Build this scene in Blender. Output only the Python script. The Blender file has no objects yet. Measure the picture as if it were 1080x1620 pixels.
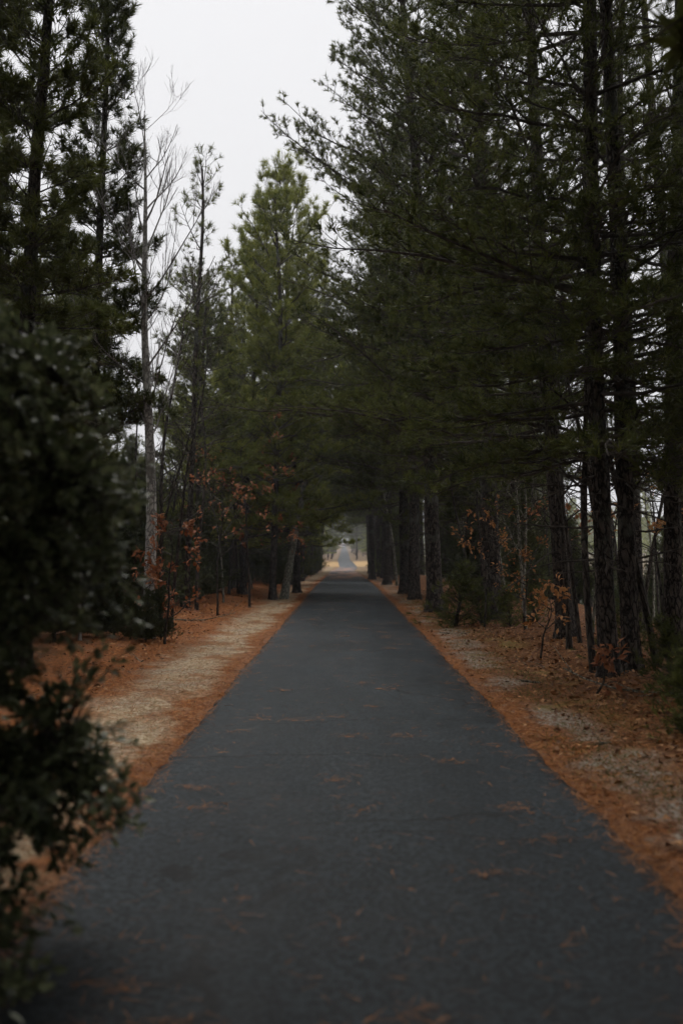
import bpy, math, random
import numpy as np
from mathutils import Matrix, Vector

# ------------------------------------------------------------------ camera, sky, sun, exposure
S = bpy.context.scene
COL = S.collection
CAM_H = 1.65
F_PX = 1575.0            # focal length in pixels of the 1080 x 1620 photograph
VPX, HORY = 543.6, 873.0

cam_data = bpy.data.cameras.new("camera")
cam = bpy.data.objects.new("camera", cam_data)
COL.objects.link(cam)
cam_data.sensor_fit = 'VERTICAL'
cam_data.sensor_height = 36.0
cam_data.sensor_width = 24.0
cam_data.lens = 35.0
cam_data.clip_start = 0.05
cam_data.clip_end = 5000.0
cam.location = (0.0, 0.0, CAM_H)
cam.rotation_euler = (math.radians(90 + 2.29), 0.0, math.radians(0.13))
cam_data.dof.use_dof = True
cam_data.dof.focus_distance = 17.0
cam_data.dof.aperture_fstop = 1.2
S.camera = cam

world = bpy.data.worlds.new("World")
S.world = world
world.use_nodes = True
wn, wl = world.node_tree.nodes, world.node_tree.links
wn.clear()
SUN_EL, SUN_AZ = math.radians(66), math.radians(-12)
sky = wn.new('ShaderNodeTexSky'); sky.sky_type = 'NISHITA'; sky.sun_disc = False
sky.sun_elevation = SUN_EL; sky.sun_rotation = SUN_AZ
hsv = wn.new('ShaderNodeHueSaturation'); hsv.inputs['Saturation'].default_value = 0.15
wl.new(sky.outputs[0], hsv.inputs['Color'])
# an even overcast layer: radiance rises from the horizon to the zenith as (1 + 2 sin e) / 3
tc = wn.new('ShaderNodeTexCoord')
sep = wn.new('ShaderNodeSeparateXYZ'); wl.new(tc.outputs['Generated'], sep.inputs[0])
mz = wn.new('ShaderNodeMath'); mz.operation = 'MAXIMUM'; mz.inputs[1].default_value = 0.0
wl.new(sep.outputs['Z'], mz.inputs[0])
ma = wn.new('ShaderNodeMath'); ma.operation = 'MULTIPLY_ADD'
ma.inputs[1].default_value = 1.5; ma.inputs[2].default_value = 3.85
wl.new(mz.outputs[0], ma.inputs[0])
cl = wn.new('ShaderNodeVectorMath'); cl.operation = 'SCALE'
cl.inputs[0].default_value = (0.985, 0.98, 1.0)
wl.new(ma.outputs[0], cl.inputs['Scale'])
mx = wn.new('ShaderNodeMix'); mx.data_type = 'RGBA'
mx.inputs[0].default_value = 0.94
wl.new(hsv.outputs[0], mx.inputs[6]); wl.new(cl.outputs[0], mx.inputs[7])
bg = wn.new('ShaderNodeBackground'); bg.inputs['Strength'].default_value = 0.10
wl.new(mx.outputs[2], bg.inputs['Color'])
wo = wn.new('ShaderNodeOutputWorld'); wl.new(bg.outputs[0], wo.inputs['Surface'])

sun_d = bpy.data.lights.new("sun", 'SUN')
sun_d.energy = 1.5; sun_d.angle = math.radians(50); sun_d.color = (1.0, 0.97, 0.93)
sun = bpy.data.objects.new("sun", sun_d); COL.objects.link(sun)
sd = Vector((math.sin(SUN_AZ) * math.cos(SUN_EL), math.cos(SUN_AZ) * math.cos(SUN_EL), math.sin(SUN_EL)))
sun.rotation_euler = (-sd).to_track_quat('-Z', 'Y').to_euler()

S.view_settings.view_transform = 'Standard'
S.view_settings.look = 'None'
S.view_settings.exposure = 1.0
S.view_settings.gamma = 1.0
S.view_settings.use_curve_mapping = False
S.render.engine = 'CYCLES'
S.cycles.max_bounces = 4
S.cycles.diffuse_bounces = 2
S.cycles.debug_use_spatial_splits = True
S.cycles.use_adaptive_sampling = True
S.cycles.adaptive_threshold = 0.03
S.cycles.adaptive_min_samples = 16
S.cycles.glossy_bounces = 2
S.cycles.transmission_bounces = 3
S.cycles.transparent_max_bounces = 4
S.cycles.use_denoising = True
S.cycles.sample_clamp_indirect = 4.0

# ------------------------------------------------------------------ geometry helpers
UP = np.array([0., 0., 1.])

def nrm(v):
    return v / np.maximum(np.linalg.norm(v, axis=-1, keepdims=True), 1e-9)

class Geo:
    """collects triangles and quads with one float 'tint' for each vertex"""
    def __init__(s):
        s.V, s.T, s.Q, s.A, s.n = [], [], [], [], 0
    def add(s, V, T=None, Q=None, tint=0.5):
        V = np.asarray(V, float).reshape(-1, 3)
        if T is not None and len(T): s.T.append(np.asarray(T, np.int64).reshape(-1, 3) + s.n)
        if Q is not None and len(Q): s.Q.append(np.asarray(Q, np.int64).reshape(-1, 4) + s.n)
        a = np.asarray(tint, float)
        s.A.append(np.full(len(V), float(a)) if a.ndim == 0 else a.reshape(-1))
        s.V.append(V); s.n += len(V)
    def mesh(s, name, mat, smooth=False):
        me = bpy.data.meshes.new(name)
        V = np.concatenate(s.V) if s.V else np.zeros((0, 3))
        T = np.concatenate(s.T) if s.T else np.zeros((0, 3), np.int64)
        Q = np.concatenate(s.Q) if s.Q else np.zeros((0, 4), np.int64)
        nl = T.size + Q.size; nf = len(T) + len(Q)
        me.vertices.add(len(V)); me.vertices.foreach_set('co', V.astype(np.float32).ravel())
        me.loops.add(nl)
        me.loops.foreach_set('vertex_index', np.concatenate([T.ravel(), Q.ravel()]).astype(np.int32))
        me.polygons.add(nf)
        st = np.concatenate([np.arange(len(T)) * 3, T.size + np.arange(len(Q)) * 4]).astype(np.int32)
        me.polygons.foreach_set('loop_start', st)
        me.polygons.foreach_set('use_smooth', np.full(nf, smooth))
        at = me.attributes.new('tint', 'FLOAT', 'POINT')
        at.data.foreach_set('value', np.concatenate(s.A).astype(np.float32) if s.A else np.zeros(0, np.float32))
        me.update(calc_edges=True)
        me.materials.append(mat)
        return me

def tubes(g, P, R, k, tint=0.5, cap=True):
    """P (B,n,3) centre lines, R (B,n) radii, k sides"""
    P = np.asarray(P, float); R = np.asarray(R, float)
    if P.ndim == 2: P = P[None]; R = R[None]
    B, n, _ = P.shape
    T = nrm(np.gradient(P, axis=1))
    m = nrm(P[:, -1] - P[:, 0])
    ref = np.where(np.abs(m[:, 2:3]) > 0.75, np.array([[1., 0, 0]]), np.array([[0., 0, 1.]]))[:, None, :]
    U = nrm(np.cross(T, ref)); W = np.cross(T, U)
    a = np.arange(k) * 2 * math.pi / k
    V = P[:, :, None, :] + R[:, :, None, None] * (np.cos(a)[None, None, :, None] * U[:, :, None, :] + np.sin(a)[None, None, :, None] * W[:, :, None, :])
    i = np.arange(n - 1)[:, None] * k; j = np.arange(k)[None, :]; j2 = (j + 1) % k
    q = np.stack([i + j, i + j2, i + k + j2, i + k + j], -1).reshape(-1, 4)
    Q = (q[None] + (np.arange(B) * n * k)[:, None, None]).reshape(-1, 4)
    g.add(V.reshape(-1, 3), None, Q, tint)

def wob(x, y, s=1.0, seed=0.0):
    """smooth cheap noise, about -1..1"""
    x = np.asarray(x, float) / s; y = np.asarray(y, float) / s
    return (np.sin(1.7 * x + 2.3 * y + seed) + np.sin(-2.9 * x + 1.3 * y + 1.7 * seed + 1) + np.sin(0.7 * x - 3.1 * y + 2.9 * seed + 2)
            + 0.6 * np.sin(4.1 * x + 3.7 * y + seed * 0.7) + 0.6 * np.sin(5.3 * x - 4.9 * y - seed)) / 4.2

# ------------------------------------------------------------------ the lie of the land
_D = np.array([-60, 0, 45, 56, 68, 108, 150, 172, 198, 264, 396, 793, 1500, 4000.])
_Z = np.array([0, 0, -.02, -.07, -.22, -.6, -.95, -.92, -.55, -.1, 1.5, 6.8, 15, 32.])
def zbase(y):
    return np.interp(y, _D, _Z)
def smooth(a, b, x):
    t = np.clip((np.asarray(x, float) - a) / (b - a), 0, 1)
    return t * t * (3 - 2 * t)
PL, PR = -1.42, 1.60     # the path's edges
def bendx(y):
    return np.interp(y, [90, 128, 168, 200, 240, 300, 1000], [0, -.25, .75, .35, -.1, .1, .1])
def zground(x, y):
    x = np.asarray(x, float); y = np.asarray(y, float)
    z = zbase(y)
    off = smooth(1.7, 3.0, np.abs(x))
    z = z + off * (0.035 * wob(x, y, 0.9, 1) + 0.07 * wob(x, y, 3.1, 4))
    z = z + 0.10 * smooth(2.2, 4.5, np.abs(x))
    z = z + 0.045 * np.clip(-x - 4.5, 0, 60) * smooth(0, 10, -x - 4.5)
    z = z - 2.9 * smooth(6.0, 17.0, x) * smooth(230, 150, y) - 0.0 * x
    return z - 0.02

# ------------------------------------------------------------------ materials
def mat(name):
    m = bpy.data.materials.new(name); m.use_nodes = True
    nt = m.node_tree
    b = nt.nodes['Principled BSDF']
    return m, nt.nodes, nt.links, b, nt.nodes['Material Output']
def noise(N, L, vec, scale, detail=4, rough=0.55, dim='3D'):
    n = N.new('ShaderNodeTexNoise'); n.inputs['Scale'].default_value = scale
    n.inputs['Detail'].default_value = detail; n.inputs['Roughness'].default_value = rough
    if vec is not None: L.new(vec, n.inputs['Vector'])
    return n.outputs['Fac']
def ramp(N, L, fac, stops):
    r = N.new('ShaderNodeValToRGB'); e = r.color_ramp.elements
    while len(e) < len(stops): e.new(0.5)
    for i, (p, c) in enumerate(stops):
        e[i].position = p; e[i].color = (*c, 1) if len(c) == 3 else c
    L.new(fac, r.inputs[0]); return r.outputs[0]
def maprange(N, L, v, a, b, c=0.0, d=1.0, smooth_=True):
    m = N.new('ShaderNodeMapRange')
    if smooth_: m.interpolation_type = 'SMOOTHSTEP'
    for i, q in enumerate((a, b, c, d)): m.inputs[i + 1].default_value = q
    L.new(v, m.inputs[0]); return m.outputs[0]
def mixc(N, L, f, a, b):
    m = N.new('ShaderNodeMix'); m.data_type = 'RGBA'
    if isinstance(f, float): m.inputs[0].default_value = f
    else: L.new(f, m.inputs[0])
    for i, q in ((6, a), (7, b)):
        if isinstance(q, tuple): m.inputs[i].default_value = (*q, 1)
        else: L.new(q, m.inputs[i])
    return m.outputs[2]
def mth(N, L, op, a, b=None, c=None):
    m = N.new('ShaderNodeMath'); m.operation = op
    for i, q in enumerate((a, b, c)):
        if q is None: continue
        if isinstance(q, (int, float)): m.inputs[i].default_value = q
        else: L.new(q, m.inputs[i])
    return m.outputs[0]
def bump(N, L, h, strength, dist, b, prev=None):
    n = N.new('ShaderNodeBump'); n.inputs['Strength'].default_value = strength; n.inputs['Distance'].default_value = dist
    L.new(h, n.inputs['Height'])
    if prev is not None: L.new(prev, n.inputs['Normal'])
    if b is not None: L.new(n.outputs[0], b.inputs['Normal'])
    return n.outputs[0]
def scaled(N, L, vec, s):
    m = N.new('ShaderNodeMapping'); m.inputs['Scale'].default_value = s
    L.new(vec, m.inputs['Vector']); return m.outputs[0]

def foliage(name, dark, light, trans=0.22, rough=0.6, spec=0.18, vary=0.4):
    m, N, L, b, out = mat(name)
    at = N.new('ShaderNodeAttribute'); at.attribute_name = 'tint'
    oi = N.new('ShaderNodeObjectInfo')
    t = mth(N, L, 'MULTIPLY_ADD', oi.outputs['Random'], vary, at.outputs['Fac'])
    t = mth(N, L, 'SUBTRACT', t, vary / 2)
    c = ramp(N, L, t, [(0.0, dark), (1.0, light)])
    L.new(c, b.inputs['Base Color'])
    b.inputs['Roughness'].default_value = rough
    b.inputs['Specular IOR Level'].default_value = spec
    if not trans: return m
    tr = N.new('ShaderNodeBsdfTranslucent'); L.new(c, tr.inputs['Color'])
    ms = N.new('ShaderNodeMixShader'); ms.inputs[0].default_value = trans
    L.new(b.outputs[0], ms.inputs[1]); L.new(tr.outputs[0], ms.inputs[2]); L.new(ms.outputs[0], out.inputs['Surface'])
    return m

def bark(name, lo, hi, sx=9.0, sz=1.6, depth=0.03, lichen=None):
    m, N, L, b, out = mat(name)
    tcn = N.new('ShaderNodeTexCoord'); o = tcn.outputs['Object']
    v = scaled(N, L, o, (sx, sx, sz))
    n1 = noise(N, L, v, 1.6, 6, 0.65)
    vo = N.new('ShaderNodeTexVoronoi'); vo.feature = 'DISTANCE_TO_EDGE'; vo.inputs['Scale'].default_value = 1.3
    dist = N.new('ShaderNodeVectorMath'); dist.operation = 'ADD'
    nc = N.new('ShaderNodeTexNoise'); nc.inputs['Scale'].default_value = 2.0; L.new(v, nc.inputs['Vector'])
    L.new(v, dist.inputs[0]); L.new(nc.outputs['Color'], dist.inputs[1]); L.new(dist.outputs[0], vo.inputs['Vector'])
    cr = maprange(N, L, vo.outputs['Distance'], 0.0, 0.22)
    c = ramp(N, L, n1, [(0.25, lo), (0.75, hi)])
    c = mixc(N, L, cr, tuple(q * 0.45 for q in lo), c)
    if lichen:
        n2 = noise(N, L, o, 1.1, 4, 0.6)
        c = mixc(N, L, maprange(N, L, n2, 0.52, 0.66), c, lichen)
    L.new(c, b.inputs['Base Color'])
    b.inputs['Roughness'].default_value = 0.92; b.inputs['Specular IOR Level'].default_value = 0.15
    h = mth(N, L, 'MULTIPLY_ADD', n1, 0.5, cr)
    bump(N, L, h, 0.9, depth, b)
    return m

M = {}
M['needles'] = foliage('pine needles', (0.038, 0.048, 0.012), (0.165, 0.18, 0.046), 0.3)
M['needles_dense'] = foliage('dark needles', (0.036, 0.046, 0.012), (0.155, 0.168, 0.042), 0.3)
M['needles_olive_lit'] = foliage('lit olive needles', (0.085, 0.106, 0.022), (0.34, 0.35, 0.088), 0.4)  # olive tint made lighter: light falling through the gap put into the colour
M['cedar'] = foliage('cedar sprays', (0.026, 0.036, 0.012), (0.10, 0.115, 0.035), 0)
M['glossleaf'] = foliage('glossy leaves', (0.070, 0.088, 0.038), (0.30, 0.32, 0.16), 0.3, 0.38, 0.5)
M['oakleaf'] = foliage('dead oak leaves', (0.27, 0.105, 0.030), (0.60, 0.31, 0.12), 0.35, 0.6, 0.25)
M['redleaf'] = foliage('red brown leaves', (0.18, 0.058, 0.022), (0.46, 0.20, 0.09), 0.3, 0.6, 0.25)
M['litterleaf'] = foliage('fallen leaves', (0.085, 0.033, 0.012), (0.50, 0.26, 0.11), 0, 0.65, 0.25)
M['straw'] = foliage('pine straw', (0.085, 0.028, 0.009), (0.43, 0.175, 0.052), 0, 0.6, 0.25)
M['drygrass'] = foliage('dry grass', (0.22, 0.15, 0.065), (0.50, 0.40, 0.22), 0.2, 0.6, 0.2)
M['moss'] = foliage('mossy grass', (0.06, 0.065, 0.015), (0.20, 0.19, 0.05), 0.2, 0.6, 0.2)
M['bark_pine'] = bark('pine bark', (0.032, 0.026, 0.022), (0.14, 0.115, 0.098), 10, 4.2, .028, lichen=(0.095, 0.098, 0.08))
M['bark_thin'] = bark('sapling bark', (0.045, 0.038, 0.032), (0.13, 0.112, 0.095), 14, 3, 0.01)
def plain_bark(name, lo, hi):
    m, N, L, b, out = mat(name)
    tcn = N.new('ShaderNodeTexCoord')
    L.new(ramp(N, L, noise(N, L, tcn.outputs['Object'], 9, 2), [(0.3, lo), (0.7, hi)]), b.inputs['Base Color'])
    b.inputs['Roughness'].default_value = 0.9; b.inputs['Specular IOR Level'].default_value = 0.15
    return m
M['bark_branch'] = plain_bark('branch bark', (0.035, 0.029, 0.025), (0.10, 0.085, 0.073))
M['bark_pale'] = bark('pale bark', (0.36, 0.345, 0.32), (0.60, 0.58, 0.54), 8, 5, 0.006, lichen=(0.17, 0.165, 0.14))
M['twig_pale'] = bark('pale twigs', (0.26, 0.24, 0.225), (0.42, 0.39, 0.37), 20, 10, 0.003)
M['bark_grey'] = bark('grey green bark', (0.16, 0.155, 0.12), (0.38, 0.36, 0.29), 12, 4, 0.008)

def ground_mat():
    m, N, L, b, out = mat('forest floor')
    tcn = N.new('ShaderNodeTexCoord'); o = tcn.outputs['Object']
    sp = N.new('ShaderNodeSeparateXYZ'); L.new(o, sp.inputs[0])
    X, Y = sp.outputs['X'], sp.outputs['Y']
    big = noise(N, L, o, 0.35, 4, 0.6); mid = noise(N, L, o, 1.6, 5, 0.65)
    fine = noise(N, L, scaled(N, L, o, (30, 12, 20)), 1.0, 4, 0.7)
    fib = noise(N, L, scaled(N, L, o, (14, 60, 20)), 1.0, 3, 0.7)
    straw = ramp(N, L, mth(N, L, 'MULTIPLY_ADD', fine, 0.6, mth(N, L, 'MULTIPLY', fib, 0.4)),
                 [(0.34, (0.030, 0.010, 0.004)), (0.5, (0.19, 0.061, 0.014)), (0.66, (0.44, 0.175, 0.048))])
    floor = ramp(N, L, mth(N, L, 'MULTIPLY_ADD', fine, 0.5, mth(N, L, 'MULTIPLY', mid, 0.5)),
                 [(0.3, (0.02, 0.010, 0.005)), (0.5, (0.105, 0.045, 0.016)), (0.7, (0.26, 0.125, 0.05))])
    tan = ramp(N, L, mth(N, L, 'MULTIPLY_ADD', fine, 0.6, mth(N, L, 'MULTIPLY', fib, 0.4)),
               [(0.3, (0.18, 0.115, 0.055)), (0.5, (0.42, 0.33, 0.205)), (0.68, (0.62, 0.55, 0.43))])
    grey = ramp(N, L, fine, [(0.3, (0.09, 0.075, 0.055)), (0.7, (0.36, 0.325, 0.27))])
    # left verge: straw along the edge, worn pale strip, straw, then the wood's floor
    jit = mth(N, L, 'MULTIPLY_ADD', mid, 1.5, -0.75)
    jb = mth(N, L, 'MULTIPLY_ADD', big, 1.2, -0.6)
    xj = mth(N, L, 'ADD', mth(N, L, 'ADD', X, mth(N, L, 'MULTIPLY', jit, 0.85)), jb)
    wl_ = mth(N, L, 'MULTIPLY', maprange(N, L, xj, -1.58, -1.9), maprange(N, L, xj, -2.95, -2.4))
    wl_ = mth(N, L, 'MULTIPLY', wl_, maprange(N, L, noise(N, L, scaled(N, L, o, (1.0, .5, 1)), 0.9, 4, 0.65), 0.36, 0.52, 0.2, 1.0))
    pale = mixc(N, L, maprange(N, L, mid, 0.40, 0.62), tan, mixc(N, L, 0.5, tan, grey))
    c = mixc(N, L, mth(N, L, 'MULTIPLY', wl_, maprange(N, L, fib, 0.36, 0.55, 0.35, 1.0)), straw, pale)
    # right verge: narrower, broken gravel patches and moss
    wr = mth(N, L, 'MULTIPLY', maprange(N, L, xj, 1.72, 2.0), maprange(N, L, xj, 2.75, 2.3))
    wr = mth(N, L, 'MULTIPLY', wr, maprange(N, L, noise(N, L, o, 0.55, 3, 0.6), 0.40, 0.54))
    c = mixc(N, L, mth(N, L, 'MULTIPLY', wr, maprange(N, L, fine, 0.35, 0.6, 0.3, 0.95)), c, grey)
    ms = mth(N, L, 'MULTIPLY', maprange(N, L, xj, 1.8, 2.2), maprange(N, L, xj, 3.6, 2.9))
    ms = mth(N, L, 'MULTIPLY', ms, maprange(N, L, noise(N, L, scaled(N, L, o, (1, 1, 1)), 0.8, 3, 0.6), 0.52, 0.66, 0, 0.75))
    c = mixc(N, L, ms, c, (0.17, 0.145, 0.04))
    # leaf-littered floor on the right from 2.6 m, on the left from 4.3 m
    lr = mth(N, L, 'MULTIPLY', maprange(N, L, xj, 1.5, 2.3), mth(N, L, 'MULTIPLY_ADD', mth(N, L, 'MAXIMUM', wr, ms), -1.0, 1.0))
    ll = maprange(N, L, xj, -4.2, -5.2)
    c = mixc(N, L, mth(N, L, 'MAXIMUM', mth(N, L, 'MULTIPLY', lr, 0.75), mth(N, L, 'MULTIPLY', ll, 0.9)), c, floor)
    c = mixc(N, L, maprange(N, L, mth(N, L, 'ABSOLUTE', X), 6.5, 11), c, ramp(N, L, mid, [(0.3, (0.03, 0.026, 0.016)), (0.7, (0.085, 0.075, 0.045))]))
    # verge turns duller and browner far off
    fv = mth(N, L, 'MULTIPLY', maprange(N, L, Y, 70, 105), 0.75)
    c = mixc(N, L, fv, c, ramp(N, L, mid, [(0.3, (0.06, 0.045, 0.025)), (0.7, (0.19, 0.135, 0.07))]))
    # open dry-grass field where the trees stop
    fld = mth(N, L, 'MULTIPLY', mth(N, L, 'MULTIPLY', maprange(N, L, Y, 165, 180), maprange(N, L, Y, 222, 205)), maprange(N, L, mth(N, L, 'ABSOLUTE', X), 9, 5))
    c = mixc(N, L, mth(N, L, 'MULTIPLY', fld, 0.9), c, (0.34, 0.22, 0.10))
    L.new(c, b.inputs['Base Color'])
    b.inputs['Roughness'].default_value = 0.9; b.inputs['Specular IOR Level'].default_value = 0.15
    p = bump(N, L, fine, 0.8, 0.025, None)
    bump(N, L, mid, 0.5, 0.06, b, p)
    return m
M['ground'] = ground_mat()

def asphalt_mat():
    m, N, L, b, out = mat('asphalt')
    tcn = N.new('ShaderNodeTexCoord'); o = tcn.outputs['Object']
    sp = N.new('ShaderNodeSeparateXYZ'); L.new(o, sp.inputs[0])
    grain = noise(N, L, o, 28, 5, 0.85)
    vo = N.new('ShaderNodeTexVoronoi'); vo.inputs['Scale'].default_value = 30; L.new(o, vo.inputs['Vector'])
    blot = noise(N, L, scaled(N, L, o, (1, 0.45, 1)), 1.1, 5, 0.62)
    big = noise(N, L, scaled(N, L, o, (0.6, 0.12, 1)), 1.0, 3, 0.6)
    base = ramp(N, L, mth(N, L, 'MULTIPLY_ADD', blot, 0.55, mth(N, L, 'MULTIPLY', big, 0.45)),
                [(0.32, (0.0055, 0.0080, 0.0100)), (0.50, (0.0095, 0.0132, 0.0160)), (0.68, (0.020, 0.0255, 0.0295))])
    sp2 = ramp(N, L, mth(N, L, 'MULTIPLY_ADD', grain, 0.7, mth(N, L, 'MULTIPLY', vo.outputs['Distance'], 0.5)),
               [(0.38, (0.25, 0.25, 0.25)), (0.55, (0.95, 0.95, 0.95)), (0.72, (3.0, 2.9, 2.8))])
    mm = N.new('ShaderNodeMix'); mm.data_type = 'RGBA'; mm.blend_type = 'MULTIPLY'; mm.inputs[0].default_value = 0.8
    L.new(base, mm.inputs[6]); L.new(sp2, mm.inputs[7])
    c = mm.outputs[2]
    # brown dust of broken needles lying in the hollows
    d1 = noise(N, L, scaled(N, L, o, (1.5, 3.2, 1)), 1.0, 4, 0.6)
    d2 = noise(N, L, o, 26, 3, 0.7)
    dm = mth(N, L, 'MULTIPLY', maprange(N, L, d1, 0.60, 0.74), maprange(N, L, d2, 0.48, 0.66))
    c = mixc(N, L, mth(N, L, 'MULTIPLY', dm, 0.55), c, (0.15, 0.062, 0.026))
    # straw blown across the far dip
    far = mth(N, L, 'MULTIPLY', maprange(N, L, sp.outputs['Y'], 60, 85), maprange(N, L, sp.outputs['Y'], 175, 140))
    fm = mth(N, L, 'MULTIPLY', far, maprange(N, L, noise(N, L, scaled(N, L, o, (0.8, 0.1, 1)), 1.0, 3, 0.6), 0.42, 0.56))
    c = mixc(N, L, mth(N, L, 'MULTIPLY', fm, 0.8), c, (0.24, 0.11, 0.055))
    # hairline cracks across the way
    vc = N.new('ShaderNodeTexVoronoi'); vc.feature = 'DISTANCE_TO_EDGE'; vc.inputs['Scale'].default_value = 1.0
    wv = N.new('ShaderNodeVectorMath'); wv.operation = 'ADD'
    nn = N.new('ShaderNodeTexNoise'); nn.inputs['Scale'].default_value = 1.6; nn.inputs['Detail'].default_value = 4; L.new(o, nn.inputs['Vector'])
    L.new(scaled(N, L, o, (0.13, 0.5, 1)), wv.inputs[0])
    sc_ = N.new('ShaderNodeVectorMath'); sc_.operation = 'SCALE'; sc_.inputs['Scale'].default_value = 0.16
    L.new(nn.outputs['Color'], sc_.inputs[0]); L.new(sc_.outputs[0], wv.inputs[1]); L.new(wv.outputs[0], vc.inputs['Vector'])
    ck = maprange(N, L, vc.outputs['Distance'], 0.002, 0.0085, 1.0, 0.0)
    ck = mth(N, L, 'MULTIPLY', ck, maprange(N, L, noise(N, L, o, 0.5, 2, 0.5), 0.38, 0.52))
    c = mixc(N, L, mth(N, L, 'MULTIPLY', ck, 0.9), c, (0.005, 0.005, 0.005))
    L.new(c, b.inputs['Base Color'])
    L.new(ramp(N, L, blot, [(0.3, (0.50,) * 3), (0.7, (0.72,) * 3)]), b.inputs['Roughness'])
    b.inputs['Specular IOR Level'].default_value = 0.20
    h = mth(N, L, 'SUBTRACT', mth(N, L, 'MULTIPLY_ADD', vo.outputs['Distance'], 0.8, grain), ck)
    bump(N, L, h, 0.55, 0.006, b)
    return m
M['asphalt'] = asphalt_mat()

def water_mat():
    m, N, L, b, out = mat('still water')
    b.inputs['Base Color'].default_value = (0.03, 0.04, 0.04, 1)
    b.inputs['Roughness'].default_value = 0.12; b.inputs['IOR'].default_value = 1.33
    tcn = N.new('ShaderNodeTexCoord')
    bump(N, L, noise(N, L, tcn.outputs['Object'], 1.5, 3, 0.5), 0.15, 0.05, b)
    return m
M['water'] = water_mat()

# ------------------------------------------------------------------ scene-graph helpers
def link(name, data, parent=None, loc=None):
    o = bpy.data.objects.new(name, data); COL.objects.link(o)
    if parent is not None: o.parent = parent
    if loc is not None: o.location = loc
    return o
def tag(o, label=None, cat=None, group=None, kind=None):
    if label: o['label'] = label
    if cat: o['category'] = cat
    if group: o['group'] = group
    if kind: o['kind'] = kind
    return o
def place(name, parts, x, y, label, cat, group=None, rot=0.0, lean=(0, 0), scale=1.0, sink=0.05, squash=1.0):
    """an Empty at the thing's base with one child for each (part name, mesh, kind)"""
    e = bpy.data.objects.new(name, None); COL.objects.link(e)
    e.empty_display_size = 0.3
    R = Matrix.Rotation(math.radians(lean[0]), 4, 'Y') @ Matrix.Rotation(-math.radians(lean[1]), 4, 'X') @ Matrix.Rotation(rot, 4, 'Z')
    e.matrix_world = Matrix.Translation((x, y, float(zground(x, y)) - sink)) @ R @ Matrix.Diagonal((scale * squash, scale * squash, scale, 1))
    for pn, me, kind in parts:
        c = link(pn, me, e)
        if kind: c['kind'] = kind
    return tag(e, label, cat, group)
def at(px, py):
    """ground point under a pixel of the 1080 x 1620 photograph (the near, level stretch)"""
    d = F_PX * CAM_H / (py - HORY)
    return (px - VPX) / F_PX * d, d
def atd(px, d):
    return (px - VPX) / F_PX * d, d

# ------------------------------------------------------------------ plant generators
def needle_tufts(g, rng, P, D, n, length, width, tint, spread=(12, 72), along=0.08):
    """n single needles round each twig end P with direction D"""
    B = len(P)
    if not B: return
    P = np.repeat(P, n, 0); D = np.repeat(D, n, 0); t = np.repeat(tint, n)
    r = nrm(rng.normal(size=P.shape)); perp = nrm(r - (r * D).sum(1, keepdims=True) * D)
    th = np.radians(rng.uniform(*spread, len(P)))[:, None]
    dn = D * np.cos(th) + perp * np.sin(th)
    L = (length * rng.uniform(0.7, 1.15, len(P)))[:, None]
    base = P - D * (rng.uniform(0, 1, (len(P), 1)) * along)
    side = nrm(np.cross(dn, rng.normal(size=P.shape))) * width * 0.5
    V = np.stack([base - side, base + side, base + dn * L], 1)
    g.add(V.reshape(-1, 3), np.arange(len(P) * 3).reshape(-1, 3), None, np.repeat(np.clip(t + rng.normal(0, .08, len(P)), 0, 1), 3))

def leaves(g, rng, P, D, length, width, tint, fold=0.25):
    """one folded, pointed leaf (4 triangles) at each P growing along D"""
    B = len(P)
    if not B: return
    up = nrm(UP + rng.normal(0, 0.45, (B, 3)))
    s = nrm(np.cross(D, up)); nn = np.cross(s, D)
    L = (length * rng.uniform(0.65, 1.2, B))[:, None]; w = (width * rng.uniform(0.7, 1.2, B))[:, None] * 0.5
    curl = rng.uniform(-0.15, 0.25, (B, 1))
    a = P; m1 = P + D * L * 0.5 + nn * L * curl * 0.4
    l1 = m1 - s * w + nn * w * fold; r1 = m1 + s * w + nn * w * fold
    tip = P + D * L - nn * L * curl * 0.6
    V = np.stack([a, l1, m1, r1, tip], 1).reshape(-1, 3)
    T = np.array([[0, 2, 1], [0, 3, 2], [1, 2, 4], [2, 3, 4]])
    T = (T[None] + (np.arange(B) * 5)[:, None, None]).reshape(-1, 3)
    g.add(V, T, None, np.repeat(tint, 5))

def trunk_geo(rng, H, r0, bend=0.25, sides=14, flare=0.55, tip=0.03, rings=34):
    u = np.linspace(0, 1, rings) ** 1.25
    ph = rng.uniform(0, 6.28, 4)
    cx = bend * (np.sin(3.1 * u + ph[0]) - math.sin(ph[0])) * u ** .6 + 0.05 * np.sin(11 * u + ph[2]) * u
    cy = bend * (np.sin(2.7 * u + ph[1]) - math.sin(ph[1])) * u ** .6 + 0.05 * np.sin(9 * u + ph[3]) * u
    P = np.stack([cx, cy, u * H], 1)
    h = u * H
    R = (r0 * (1 - u) ** 0.8 + tip * u) * (1 + flare * np.exp(-h / (r0 * 1.6)))
    g = Geo()
    tubes(g, P, R, sides)
    V = g.V[0]; c = np.repeat(P, sides, 0)
    a = np.tile(np.arange(sides) * 2 * math.pi / sides, rings); hh = np.repeat(h, sides)
    f = 1 + 0.05 * np.sin(5 * a + 1.3 * hh + ph[0]) + 0.04 * np.sin(3 * a - 2.1 * hh + ph[1]) + rng.normal(0, 0.025, len(a))
    f += 0.16 * np.exp(-hh / (r0 * 1.2)) * np.sin(4 * a + ph[2])
    g.V[0] = c + (V - c) * f[:, None]
    return g, P, R

def interp(P, t):
    n = len(P) - 1
    x = np.clip(np.asarray(t) * n, 0, n - 1e-6); i = x.astype(int); f = (x - i)[:, None]
    return P[i] * (1 - f) + P[i + 1] * f

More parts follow.
